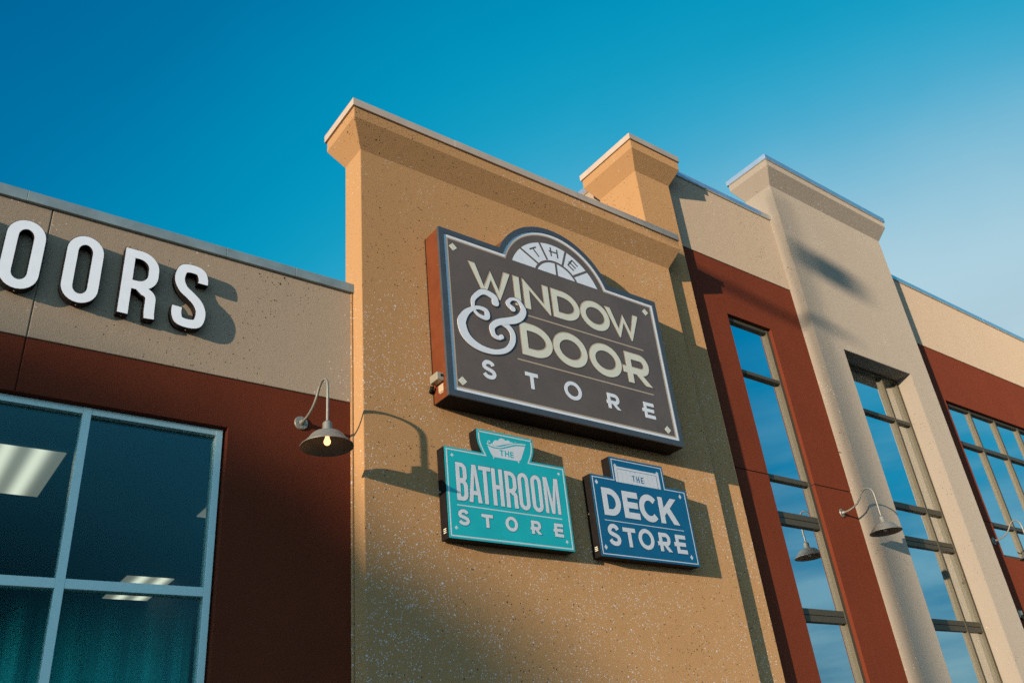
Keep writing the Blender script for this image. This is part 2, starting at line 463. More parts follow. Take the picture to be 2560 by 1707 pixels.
class MB:
    def __init__(self):
        self.v, self.f = [], []

    def add(self, verts, faces):
        o = len(self.v)
        self.v += [tuple(p) for p in verts]
        self.f += [tuple(i + o for i in f) for f in faces]

    def box(self, x0, x1, y0, y1, z0, z1):
        self.add([(x0, y0, z0), (x1, y0, z0), (x1, y1, z0), (x0, y1, z0), (x0, y0, z1), (x1, y0, z1), (x1, y1, z1), (x0, y1, z1)],
                 [(0, 3, 2, 1), (4, 5, 6, 7), (0, 1, 5, 4), (1, 2, 6, 5), (2, 3, 7, 6), (3, 0, 4, 7)])

    def prism(self, poly, y0, y1):
        """polygon in x,z extruded from y0 (front) to y1 (back)"""
        if area(poly) < 0:
            poly = poly[::-1]
        n = len(poly)
        self.add([(x, y0, z) for x, z in poly] + [(x, y1, z) for x, z in poly],
                 [tuple(range(n)), tuple(range(2 * n - 1, n - 1, -1))] +
                 [(i, i + n, (i + 1) % n + n, (i + 1) % n) for i in range(n)])

    def ribbon(self, pts, w, y0, y1, closed=False, ystep=0.0):
        """a stroke of width w (or widths) along pts in x,z, extruded front to back"""
        if isinstance(w, (list, tuple)):
            L = offset_path(pts, [k / 2 for k in w], closed)
            R = offset_path(pts, [-k / 2 for k in w], closed)
        else:
            L = offset_path(pts, w / 2, closed)
            R = offset_path(pts, -w / 2, closed)
        n = len(pts)
        vs = []
        for i in range(n):
            yf = y0 - ystep * i
            vs += [(L[i][0], yf, L[i][1]), (R[i][0], yf, R[i][1]), (R[i][0], y1, R[i][1]), (L[i][0], y1, L[i][1])]
        fs = []
        for i in range(n if closed else n - 1):
            a, c = 4 * i, 4 * ((i + 1) % n)
            fs += [(a, a + 1, c + 1, c), (a + 1, a + 2, c + 2, c + 1), (a + 2, a + 3, c + 3, c + 2), (a + 3, a, c, c + 3)]
        if not closed:
            fs += [(3, 2, 1, 0), (4 * n - 4, 4 * n - 3, 4 * n - 2, 4 * n - 1)]
        self.add(vs, fs)

    def tube(self, pts, r, seg=14, caps=True):
        rs = r if isinstance(r, (list, tuple)) else [r] * len(pts)
        P = [Vector(p) for p in pts]
        ref = None
        rings = []
        for i, p in enumerate(P):
            d = (P[min(i + 1, len(P) - 1)] - P[max(i - 1, 0)]).normalized()
            if ref is None:
                ref = d.orthogonal().normalized()
            ref = (ref - d * ref.dot(d)).normalized()
            s = d.cross(ref)
            rings.append([p + (ref * math.cos(a) + s * math.sin(a)) * rs[i] for a in [2 * math.pi * k / seg for k in range(seg)]])
        vs = [q for ring in rings for q in ring]
        fs = []
        for i in range(len(P) - 1):
            for k in range(seg):
                a, c = i * seg + k, i * seg + (k + 1) % seg
                fs.append((a, c, c + seg, a + seg))
        if caps:
            fs.append(tuple(range(seg - 1, -1, -1)))
            fs.append(tuple(range((len(P) - 1) * seg, len(P) * seg)))
        self.add(vs, fs)

    def lathe(self, prof, cx, cy, seg=40, close=False):
        """profile of (radius, z) turned about a vertical axis"""
        vs = []
        for r, z in prof:
            for k in range(seg):
                a = 2 * math.pi * k / seg
                vs.append((cx + r * math.cos(a), cy + r * math.sin(a), z))
        fs = []
        for i in range(len(prof) - 1):
            for k in range(seg):
                a, c = i * seg + k, i * seg + (k + 1) % seg
                fs.append((a, c, c + seg, a + seg))
        self.add(vs, fs)

    def loft(self, levels, bottom=True, top=True):
        """stack of rectangles (z, x0, x1, y0, y1)"""
        vs, fs = [], []
        for z, x0, x1, y0, y1 in levels:
            vs += [(x0, y0, z), (x1, y0, z), (x1, y1, z), (x0, y1, z)]
        for i in range(len(levels) - 1):
            for k in range(4):
                a, c = 4 * i + k, 4 * i + (k + 1) % 4
                fs.append((a, c, c + 4, a + 4))
        if bottom:
            fs.append((3, 2, 1, 0))
        if top:
            o = 4 * (len(levels) - 1)
            fs.append((o, o + 1, o + 2, o + 3))
        self.add(vs, fs)

    def wall(self, x0, x1, z0, z1, y0, y1, holes=(), zcuts=(), xcuts=(), top=True, bottom=True):
        """a slab facing -y with rectangular openings (x0, x1, z0, z1) and their reveals"""
        xs = sorted(set([x0, x1] + [min(max(h[i], x0), x1) for h in holes for i in (0, 1)]))
        zs = sorted(set([z0, z1] + [min(max(h[i], z0), z1) for h in holes for i in (2, 3)]))
        nx, nz = len(xs) - 1, len(zs) - 1

        def solid(i, k):
            if not (0 <= i < nx and 0 <= k < nz):
                return False
            cx, cz = (xs[i] + xs[i + 1]) / 2, (zs[k] + zs[k + 1]) / 2
            return not any(h[0] < cx < h[1] and h[2] < cz < h[3] for h in holes)
        for i in range(nx):
            for k in range(nz):
                if not solid(i, k):
                    continue
                a, c, d, e = xs[i], xs[i + 1], zs[k], zs[k + 1]
                self.add([(a, y0, d), (c, y0, d), (c, y0, e), (a, y0, e)], [(0, 1, 2, 3)])
                self.add([(a, y1, d), (c, y1, d), (c, y1, e), (a, y1, e)], [(3, 2, 1, 0)])
                if not solid(i - 1, k):
                    self.add([(a, y0, d), (a, y0, e), (a, y1, e), (a, y1, d)], [(0, 1, 2, 3)])
                if not solid(i + 1, k):
                    self.add([(c, y0, d), (c, y1, d), (c, y1, e), (c, y0, e)], [(0, 1, 2, 3)])
                if not solid(i, k - 1) and (k > 0 or bottom):
                    self.add([(a, y0, d), (a, y1, d), (c, y1, d), (c, y0, d)], [(0, 1, 2, 3)])
                if not solid(i, k + 1) and (k < nz - 1 or top):
                    self.add([(a, y0, e), (c, y0, e), (c, y1, e), (a, y1, e)], [(0, 1, 2, 3)])

    def build(self, name, mat, parent=None, smooth=False, loc=None, bevel=0.0):
        o_w = ORIGIN.get(parent.name, Vector((0, 0, 0))) if parent else Vector((0, 0, 0))
        if loc is not None:
            o_w = Vector(loc)
        me = bpy.data.meshes.new(name)
        me.from_pydata([(x - o_w.x, y - o_w.y, z + H - o_w.z) for x, y, z in self.v], [], self.f)
        bm = bmesh.new()
        bm.from_mesh(me)
        bmesh.ops.remove_doubles(bm, verts=bm.verts, dist=1e-6)
        bmesh.ops.recalc_face_normals(bm, faces=bm.faces)
        bm.to_mesh(me)
        bm.free()
        me.materials.append(mat)
        if smooth:
            for p in me.polygons:
                p.use_smooth = True
        ob = bpy.data.objects.new(name, me)
        scene.collection.objects.link(ob)
        if parent is not None:
            ob.parent = parent
        if loc is not None:
            ob.location = loc
        ORIGIN[ob.name] = o_w
        if bevel:
            md = ob.modifiers.new('edge', 'BEVEL')
            md.width = bevel
            md.segments = 2
            md.limit_method = 'ANGLE'
            md.angle_limit = math.radians(50)
        return ob


def thing(name, label, cat, loc, group=None):
    o = bpy.data.objects.new(name, None)
    o.empty_display_size = 0.2
    scene.collection.objects.link(o)
    o.location = (loc[0], loc[1], loc[2] + H)
    ORIGIN[o.name] = Vector(o.location)
    o['label'] = label
    o['category'] = cat
    if group:
        o['group'] = group
    return o


def structure(o):
    o['kind'] = 'structure'
    return o


def smoothpath(pts, n=8, extra=None):
    """Catmull-Rom through the points; extra holds per-point values carried along"""
    out, ex = [], []
    P = [Vector(p) for p in pts]
    for i in range(len(P) - 1):
        a, p, q, c = P[max(i - 1, 0)], P[i], P[i + 1], P[min(i + 2, len(P) - 1)]
        for k in range(n):
            s = k / n
            r = 0.5 * ((2 * p) + (q - a) * s + (2 * a - 5 * p + 4 * q - c) * s * s + (3 * p - a - 3 * q + c) * s ** 3)
            out.append(tuple(r))
            if extra:
                ex.append(extra[i] * (1 - s) + extra[i + 1] * s)
    out.append(tuple(P[-1]))
    if extra:
        ex.append(extra[-1])
        return out, ex
    return out


# ------------------------------------------------------------------ lettering
def arc(cx, cz, rx, rz, a0, a1, n=14):
    return [(cx + rx * math.cos(math.radians(a0 + (a1 - a0) * k / n)), cz + rz * math.sin(math.radians(a0 + (a1 - a0) * k / n)))
            for k in range(n + 1)]


def glyph(ch, x0, x1, z0, z1, t, bar=0.0, round_o=False, tight=False):
    """letter as strokes ('s', points, closed) and polygons ('p', points); t is the stroke width"""
    h = t / 2
    xl, xr, zb, zt = x0 + h, x1 - h, z0 + h, z1 - h
    w, hh = x1 - x0, z1 - z0
    xc, zc = (x0 + x1) / 2, (z0 + z1) / 2
    out = []
    if ch == 'I':
        out = [('s', [(xc, z0), (xc, z1)], False)]
    elif ch == 'T':
        out = [('s', [(x0, zt), (x1, zt)], False), ('s', [(xc, z0), (xc, zt)], False)]
    elif ch == 'H':
        zm = zc
        out = [('s', [(xl, z0), (xl, z1)], False), ('s', [(xr, z0), (xr, z1)], False), ('s', [(xl, zm), (xr, zm)], False)]
    elif ch == 'E':
        zm = zc
        out = [('s', [(xl, z0), (xl, z1)], False), ('s', [(xl, zt), (x1, zt)], False), ('s', [(xl, zb), (x1, zb)], False),
               ('s', [(xl, zm), (x1 - w * 0.06, zm)], False)]
        if bar:
            out.append(('s', [(x0 - bar, zm - t * 0.1), (xl, zm - t * 0.1)], False))
    elif ch == 'O':
        if round_o:
            out = [('s', arc(xc, zc, xr - xc, zt - zc, 0, 360, 48)[:-1], True)]
        else:
            r = (xr - xl) / 2
            rz = min(r * 1.15, (zt - zb) / 2)
            pts = arc(xc, zt - rz, r, rz, 0, 180, 14) + arc(xc, zb + rz, r, rz, 180, 360, 14)
            out = [('s', pts, True)]
    elif ch == 'D':
        if tight:
            r = min(w * 0.5, hh * 0.3)
            pts = [(xl, zb), (xl, zt)] + arc(xr - r, zt - r, r, r, 90, 0, 10) + arc(xr - r, zb + r, r, r, 0, -90, 10)
        else:
            xm = xl + (xr - xl) * 0.36
            pts = [(xl, zb), (xl, zt)] + arc(xm, zc, xr - xm, zt - zc, 90, -90, 24)
        out = [('s', pts, True)]
    elif ch == 'R':
        zm = z0 + hh * (0.46 if tight else 0.42)
        rz = (zt - zm) / 2
        rx = min(rz, (xr - xl) * 0.6)
        xm = xr - rx
        bowl = [(xl, zt)] + arc(xm, zt - rz, rx, rz, 90, -90, 16) + [(xl, zm)]
        if tight:
            ri = min(rx, (zt - zm) / 2)
            bowl = [(xl, zt)] + arc(xr - ri, zt - ri, ri, ri, 90, 0, 8) + arc(xr - ri, zm + ri, ri, ri, 0, -90, 8) + [(xl, zm)]
            leg = ('s', [(xc, zm + h * 0.2), (xc + w * 0.02, zm - h * 0.2)] + arc(xr - w * 0.22, zm - h - w * 0.22, w * 0.22, w * 0.22, 80, 0, 6) + [(xr, z0 + hh * 0.1), (xr + w * 0.02, z0)], False)
        else:
            lx = xc - w * 0.02
            leg = ('p', [(lx - t * 0.55 - t * 0.3, zm), (lx + t * 0.62 - t * 0.3, zm), (x1 + w * 0.04, z0), (x1 + w * 0.04 - t * 1.22, z0)])
        out = [('s', [(xl, z0), (xl, z1)], False), ('s', bowl, False), leg]
        if bar:
            out.append(('s', [(x0 - bar, zm - t * 0.05), (xl, zm - t * 0.05)], False))
    elif ch == 'S':
        u = [(0.86, 0.60), (0.62, 0.86), (0.05, 1.0), (-0.55, 0.90), (-0.93, 0.55), (-0.80, 0.22), (-0.30, 0.06), (0.28, -0.06), (0.82, -0.25),
             (1.0, -0.56), (0.66, -0.90), (0.02, -1.0), (-0.62, -0.88), (-0.98, -0.58)]
        if tight:
            u = [(1.0, 0.52), (0.98, 0.72), (0.72, 0.94), (0.0, 1.0), (-0.72, 0.94), (-0.98, 0.72), (-0.98, 0.46), (-0.62, 0.20), (0.0, 0.02),
                 (0.66, -0.20), (1.0, -0.46), (1.0, -0.72), (0.74, -0.94), (0.0, -1.0), (-0.74, -0.94), (-1.0, -0.72), (-1.0, -0.46)]
        pts = [(xc + a * (xr - xc), zc + c * (zt - zc)) for a, c in u]
        out = [('s', smoothpath(pts, 5), False)]
    elif ch == 'W':
        v1, v2, m_ = x0 + w * 0.335, x0 + w * 0.685, x0 + w * 0.515
        tw = t * 1.02
        zm = z0 + hh * 0.90
        a_ = tw * hh / ((v1 - x0) + (m_ - v1))
        out = [('p', [(x0, z1), (x0 + tw, z1), (v1, z0 + a_), (m_, zm), (v2, z0 + a_), (x1 - tw, z1), (x1, z1), (v2 + tw * 0.1, z0), (v2 - tw * 0.1, z0),
                      (m_, zm - a_), (v1 + tw * 0.1, z0), (v1 - tw * 0.1, z0)])]
    elif ch == 'N':
        d = t * 1.3 * hh / w
        out = [('p', [(x0, z0), (x0, z1), (x0 + t * 0.15, z1), (x1 - t, z0 + d * 1.1), (x1 - t, z1), (x1, z1), (x1, z0), (x1 - t * 0.15, z0),
                      (x0 + t, z1 - d * 1.1), (x0 + t, z0)])]
    elif ch == 'M':
        tw = t * 0.95
        out = [('p', [(x0, z0), (x0, z1), (x0 + t * 1.15, z1), (xc, z0 + hh * 0.30), (x1 - t * 1.15, z1), (x1, z1), (x1, z0), (x1 - t * 0.85, z0),
                      (x1 - t * 0.85, z0 + hh * 0.78), (xc + t * 0.42, z0), (xc - t * 0.42, z0), (x0 + t * 0.85, z0 + hh * 0.78), (x0 + t * 0.85, z0)])]
    elif ch == 'A':
        k = t * 0.52
        out = [('p', [(x0, z0), (xc - k, z1), (xc - k * 0.0, z1), (xc, z1 - hh * 0.22), (x0 + t, z0)]),
               ('p', [(x1, z0), (xc + k, z1), (xc + 0.0005, z1), (xc + 0.0005, z1 - hh * 0.22), (x1 - t, z0)]),
               ('s', [(x0 + w * 0.26, z0 + hh * 0.25), (x1 - w * 0.26, z0 + hh * 0.25)], False)]
    elif ch == 'B':
        zm = zc + hh * 0.02
        r = min(w * 0.42, hh * 0.12)
        up = [(xl, zt)] + arc(xr - w * 0.03 - r, zt - r, r, r, 90, 0, 8) + arc(xr - w * 0.03 - r, zm + h * 0.2 + r, r, r, 0, -90, 8) + [(xl, zm + h * 0.2)]
        lo = [(xl, zm - h * 0.2)] + arc(xr - r, zm - h * 0.2 - r, r, r, 90, 0, 8) + arc(xr - r, zb + r, r, r, 0, -90, 8) + [(xl, zb)]
        out = [('s', [(xl, z0), (xl, z1)], False), ('s', up, False), ('s', lo, False)]
    elif ch == 'C':
        out = [('s', arc(xc + w * 0.03, zc, xr - xc + w * 0.02, zt - zc, 42, 318, 30), False)]
    elif ch == 'K':
        out = [('s', [(xl, z0), (xl, z1)], False),
               ('p', [(x0 + t * 0.8, z0 + hh * 0.26), (x0 + t * 0.8, z0 + hh * 0.26 + t * 1.25), (x1 - t * 1.35, z1), (x1, z1)]),
               ('p', [(x0 + t * 1.45, z0 + hh * 0.48), (x0 + t * 2.2, z0 + hh * 0.68), (x1, z0), (x1 - t * 1.3, z0)])]
    return out


def put_glyphs(mb, gl, t, y, depth, grow_by=0.0, shift=(0, 0), shrink=0.0):
    """lay glyph strokes on the plane y (towards -y), each a hair proud of the last"""
    d = grow_by - shrink
    for i, g in enumerate(gl):
        yf = y - depth - 0.00012 * i
        if g[0] == 's':
            pts = [(a + shift[0], c + shift[1]) for a, c in g[1]]
            if not g[2] and d:
                a, c = Vector(pts[0]), Vector(pts[1])
                u = (a - c).normalized() * d
                pts[0] = (pts[0][0] + u.x, pts[0][1] + u.y)
                a, c = Vector(pts[-1]), Vector(pts[-2])
                u = (a - c).normalized() * d
                pts[-1] = (pts[-1][0] + u.x, pts[-1][1] + u.y)
            mb.ribbon(pts, t + 2 * d, yf, y, g[2])
        else:
            pts = [(a + shift[0], c + shift[1]) for a, c in g[1]]
            if d:
                pts = grow(pts, d)
            mb.prism(pts, yf, y)


# ------------------------------------------------------------------ ground
g = MB()
g.add([(-2500, -2500, -1.6), (2500, -2500, -1.6), (2500, 2500, -1.6), (-2500, 2500, -1.6)], [(0, 1, 2, 3)])
structure(g.build('ground', ASPH))
g = MB()
g.box(-40, 60, 4.2, 6.4, -1.75, -1.47)
structure(g.build('pavement', CONC, bevel=0.02))

# ------------------------------------------------------------------ the building
bld = thing('shop_building', 'modern stucco shop building in ochre, tan and brick red with flared parapet caps', 'building', (3.2, 6.2, -1.6))
YW, YB = 6.2, 6.19                   # red walls / the tan bands stand a little proud of them
TX0, TX1 = 3.21, 7.78

# low wing, left
g = MB()
g.wall(-9, 0.6055, 3.347, 4.50, YB, 6.45)
g.wall(0.6155, TX0 + 0.1, 3.347, 4.50, YB, 6.45)
low_band = g.build('upper_wall_band', TAN, bld, bevel=0.004)
WIN_L = (-2.2, 2.115, -0.9, 2.912)
g = MB()
g.wall(-9, 0.6055, -1.6, 3.341, YW, 6.45, [WIN_L])
g.wall(0.6155, TX0 + 0.1, -1.6, 3.341, YW, 6.45, [WIN_L])
low_wall = g.build('wall', RED, bld, bevel=0.004)
g = MB()                              # backing seen in the open joints
g.box(-9, TX0 + 0.05, 6.225, 6.40, 3.339, 3.349)
g.build('joint_sealant', SOOT, bld)
g = MB()
g.box(0.600, 0.621, 6.207, 6.42, 3.349, 4.49)
g.build('joint_sealant', TAN, bld)
g = MB()
g.box(0.600, 0.621, 6.212, 6.42, 2.912, 3.339)
g.build('joint_sealant', RED, bld)
cope = MB()
x = -9.0
for xe in (-6.4, -4.1, -1.9, 0.42, 1.98, 2.62, TX0 + 0.012):
    k = 0.0022 * math.sin(x * 9)
    cope.box(x, xe - 0.0015, YB - 0.03 + k, 6.50, 4.492, 4.588 + k)
    x = xe
cope.build('parapet_coping', COPE_L, bld, bevel=0.003)
g = MB()
g.box(-9, 3.3, 6.45, 20, 4.30, 4.40)
g.build('roof', DARKIN, bld)

# corner tower with its flared cap
E_ = 0.145
g = MB()
g.loft([(-1.6, TX0, TX1, 6.0, 6.34), (6.165, TX0, TX1, 6.0, 6.34), (6.435, TX0 - E_, TX1 + E_, 6.0 - E_, 6.34 + E_),
        (6.572, TX0 - E_, TX1 + E_, 6.0 - E_, 6.34 + E_)])
tower = g.build('corner_tower', ORANGE, bld, bevel=0.006)
xa = TX0 - E_ - 0.022
for n_, xb in enumerate((4.30, 6.12, TX1 + E_)):       # folded metal lengths, lapped at the joints
    g = MB()
    k = 0.0015 * (n_ % 2)
    g.loft([(6.572, xa, xb - 0.0015, 6.0 - E_ - 0.022 - k, 6.34 + E_ + 0.022), (6.668 + k, xa, xb - 0.0015, 6.0 - E_ - 0.022 - k, 6.34 + E_ + 0.022)])
    g.build('coping', COPE_T, tower, bevel=0.003)
    xa = xb
g = MB()                              # sealant bead where the low wing meets the tower
g.box(TX0 - 0.022, TX0 - 0.001, 6.178, 6.30, -1.6, 4.49)
g.build('corner_bead', ORANGE, tower, bevel=0.008)

# pier behind the tower
PX0, PX1, PY = 7.64, 8.332, 6.1
g = MB()
g.loft([(-1.6, PX0, PX1, PY, 6.86), (7.872, PX0, PX1, PY, 6.86), (8.135, PX0 - E_, PX1 + E_, PY - E_, 6.86 + E_),
        (8.285, PX0 - E_, PX1 + E_, PY - E_, 6.86 + E_)])
pier = g.build('pier', ORANGE, bld, bevel=0.006)
g = MB()
o_ = E_ + 0.022
g.loft([(8.285, PX0 - o_, PX1 + o_, PY - o_, 6.86 + o_), (8.385, PX0 - o_, PX1 + o_, PY - o_, 6.86 + o_)])
g.build('coping', COPE_T, pier, bevel=0.003)

# tall wing: red wall under a tan band, either side of the pilaster
WIN_M = (9.128, 10.11, -1.1, 5.962)
WIN_R = (15.03, 20.6, 2.965, 5.805)
JZ0, JZ1 = 3.528, 3.540               # horizontal joint in the red walls
g = MB()
g.wall(8.0, 11.2, 6.905, 8.31, YB, 6.45)
g.build('upper_wall_band', TAN, bld, bevel=0.004)
g = MB()
g.wall(8.0, 11.2, JZ1, 6.899, YW, 6.45, [WIN_M], bottom=True)
g.wall(8.0, 11.2, -1.6, JZ0, YW, 6.45, [WIN_M])
g.build('wall', RED, bld, bevel=0.004)
g = MB()
g.wall(14.0, 27, 6.905, 8.31, YB, 6.45)
g.build('upper_wall_band', TAN, bld, bevel=0.004)
g = MB()
g.wall(14.0, 27, JZ1, 6.899, YW, 6.45, [WIN_R])
g.wall(14.0, 27, -1.6, JZ0, YW, 6.45, [WIN_R])
g.build('wall', RED, bld, bevel=0.004)
g = MB()
g.box(8.1, 9.12, 6.213, 6.42, JZ0 - 0.01, JZ1 + 0.01)
g.box(10.12, 11.1, 6.213, 6.42, JZ0 - 0.01, JZ1 + 0.01)
g.box(14.1, 15.02, 6.213, 6.42, JZ0 - 0.01, JZ1 + 0.01)
g.box(20.61, 26.9, 6.213, 6.42, JZ0 - 0.01, JZ1 + 0.01)
g.box(8.1, 11.1, 6.23, 6.42, 6.895, 6.909)
g.box(14.1, 26.9, 6.23, 6.42, 6.895, 6.909)
g.build('joint_sealant', SOOT, bld)
g = MB()
g.box(7.76, 8.02, 6.87, 22, -1.6, 8.31)
g.build('side_wall', TAN, bld)
g = MB()
g.box(8.36, 10.955, YB - 0.03, 6.52, 8.30, 8.385)
g.box(14.275, 18.2, YB - 0.03, 6.52, 8.30, 8.385)
g.box(18.205, 27.02, YB - 0.03, 6.52, 8.30, 8.385)
g.box(7.70, 8.06, 7.05, 22, 8.30, 8.385)
g.build('parapet_coping', COPE_R, bld, bevel=0.003)
g = MB()
g.box(8.03, 27, 6.46, 22, 7.9, 8.0)
g.build('roof', DARKIN, bld)

# pilaster with a deep window slot
QX0, QX1, QY0, QY1 = 10.96, 14.27, 6.0, 6.53
WIN_P = (11.66, 13.592, -1.1, 5.908)
g = MB()
g.wall(QX0, QX1, -1.6, 8.92, QY0, QY1, [WIN_P], top=False)
g.loft([(8.92, QX0, QX1, QY0, QY1), (9.20, QX0 - E_, QX1 + E_, QY0 - E_, QY1 + E_), (9.325, QX0 - E_, QX1 + E_, QY0 - E_, QY1 + E_)], bottom=False)
pil = g.build('pilaster', PILAST, bld, bevel=0.012)
g = MB()
g.loft([(9.325, QX0 - o_, QX1 + o_, QY0 - o_, QY1 + o_), (9.42, QX0 - o_, QX1 + o_, QY0 - o_, QY1 + o_)])
g.build('coping', COPE_R, pil, bevel=0.003)


# windows
pane_rnd = random.Random(11)


def window(name, mat, verts, horiz, panes_mat, x0, x1, z0, z1, yf, dep=0.06, edge=0.055):
    """frame of vertical members (x0, x1) and horizontal members (z0, z1), a pane in every light"""
    g = MB()
    V = [(x0, x0 + edge)] + list(verts) + [(x1 - edge, x1)]
    Hz = [(z0, z0 + edge)] + list(horiz) + [(z1 - edge, z1)]
    for a, c in V:
        g.box(a, c, yf, yf + dep + 0.05, z0, z1)
    for (a, c), (d, e) in zip(V[:-1], V[1:]):
        for q, r in Hz:
            if r - q > 0.11:          # stacked double member with a reveal line
                mzz = (q + r) / 2
                g.box(c, d, yf + 0.004, yf + dep + 0.045, q, mzz - 0.004)
                g.box(c, d, yf + 0.004, yf + dep + 0.045, mzz + 0.004, r)
                g.box(c, d, yf + 0.016, yf + dep + 0.04, mzz - 0.004, mzz + 0.004)
            else:
                g.box(c, d, yf + 0.004, yf + dep + 0.045, q, r)
    fr = g.build(name, mat, bld, bevel=0.002)
    for (a, c), (d, e) in zip(V[:-1], V[1:]):
        for (q, r), (s, u) in zip(Hz[:-1], Hz[1:]):
            p = MB()
            # every pane sits a hair out of true, so reflections break from pane to pane
            sx_, sz_ = pane_rnd.uniform(-0.006, 0.006), pane_rnd.uniform(-0.006, 0.006)
            cx_, cz_ = (c + d) / 2, (r + s) / 2
            co = [(px, py + sx_ * (px - cx_) + sz_ * (pz - cz_), pz) for py in (yf + dep, yf + dep + 0.012) for px, pz in
                  ((c - 0.004, r - 0.004), (d + 0.004, r - 0.004), (d + 0.004, s + 0.004), (c - 0.004, s + 0.004))]
            p.add(co, [(0, 1, 2, 3), (7, 6, 5, 4), (0, 4, 5, 1), (1, 5, 6, 2), (2, 6, 7, 3), (3, 7, 4, 0)])
            p.build('pane', panes_mat, fr)
    return fr


window('window', ALU, [(-1.89, -1.835), (-0.895, -0.84), (0.10, 0.155), (1.068, 1.125)], [(0.30, 0.365), (1.598, 1.664)], GLASS_L,
       WIN_L[0], WIN_L[1] - 0.022, WIN_L[2], WIN_L[3] - 0.006, 6.25, 0.045, 0.052)
window('window', BRONZE, [], [(1.717, 1.869), (2.918, 3.078), (3.513, 3.579), (5.06, 5.112)], GLASS_R,
       WIN_M[0], WIN_M[1], WIN_M[2], WIN_M[3], 6.25, 0.05, 0.062)
window('window', BRONZE, [(13.072, 13.125)], [(1.725, 1.872), (2.915, 3.055), (3.492, 3.58), (5.045, 5.108)], GLASS_R,
       WIN_P[0], WIN_P[1], WIN_P[2], WIN_P[3], 6.262, 0.05, 0.06)
window('window', BRONZE, [(15.93 + 0.955 * k, 15.985 + 0.955 * k) for k in range(5)], [(3.513, 3.579), (4.985, 5.06)], GLASS_R,
       WIN_R[0], WIN_R[1], WIN_R[2], WIN_R[3], 6.25, 0.05, 0.055)

# rooms behind the glass
g = MB()
g.box(-8.5, 3.1, 6.46, 14, 4.18, 4.24)
g.box(-8.5, 3.1, 14, 14.1, -1.6, 4.18)
g.box(3.1, 3.2, 6.46, 14, -1.6, 4.18)
g.box(-8.6, -8.5, 6.46, 14, -1.6, 4.18)
g.build('showroom_lining', DARKIN, bld)
g = MB()
g.box(8.05, 8.15, 6.46, 13, -1.6, 7.8)
g.box(8.15, 26, 13, 13.1, -1.6, 7.8)
g.box(26, 26.1, 6.46, 13, -1.6, 7.8)
g.box(8.15, 26, 6.46, 13, 7.6, 7.7)
g.box(8.15, 26, 6.56, 13, 3.0, 3.1)
g.box(8.15, 26, 6.56, 13, 1.74, 1.82)
g.build('room_lining', DARKIN, bld)
g = MB()
g.box(10.30, 10.40, 6.46, 13, -1.6, 7.6)
g.box(13.75, 13.85, 6.54, 13, -1.6, 7.6)
g.build('partition', DRYWALL, bld)
g = MB()
for k in range(60):
    xx = -2.1 + k * 0.07
    yy = 6.62 + 0.025 * math.sin(k * 2.1) + 0.012 * math.sin(k * 0.7)
    x2 = xx + 0.07
    y2 = 6.62 + 0.025 * math.sin((k + 1) * 2.1) + 0.012 * math.sin((k + 1) * 0.7)
    g.add([(xx, yy, -1.5), (x2, y2, -1.5), (x2, y2, 1.66), (xx, yy, 1.66)], [(0, 1, 2, 3)])
g.build('reflection_sheet', REFL_SHEET, bld)  # added sheet imitating the skyline's reflection in the lower panes


# ------------------------------------------------------------------ pendant ceiling lights in the showroom
def troffer(x, y, z, label):
    t_ = thing('ceiling_light', label, 'ceiling light', (x, y, z), 'fluorescent lights behind the big window')
    w_, l_ = 0.30, 0.54
    g = MB()
    g.loft([(z + 0.004, x - w_ - 0.012, x + w_ + 0.012, y - l_ - 0.012, y + l_ + 0.012), (z + 0.03, x - w_ - 0.012, x + w_ + 0.012, y - l_ - 0.012, y + l_ + 0.012),
            (z + 0.085, x - w_ * 0.72, x + w_ * 0.72, y - l_ * 0.94, y + l_ * 0.94)])
    g.build('housing', FIXT, t_, bevel=0.004)
    g = MB()
    g.box(x - w_, x + w_, y - l_, y + l_, z - 0.008, z + 0.003)
    g.build('lens', LENS, t_)
    for s in (-1, 1):
        g = MB()
        g.tube([(x + s * 0.13, y - l_ * 0.85, z + 0.085), (x + s * 0.13, y - l_ * 0.85, 4.18)], 0.0025, 6)
        g.build('hanger', SILVER, t_)


troffer(0.85, 7.70, 2.90, 'large bright fluorescent light in the upper left pane of the big window')
troffer(2.86, 11.15, 2.90, 'small far fluorescent light seen across the horizontal bar of the big window')
troffer(2.885, 7.765, 2.90, 'fluorescent light of which only a corner shows at the right edge of the big window')


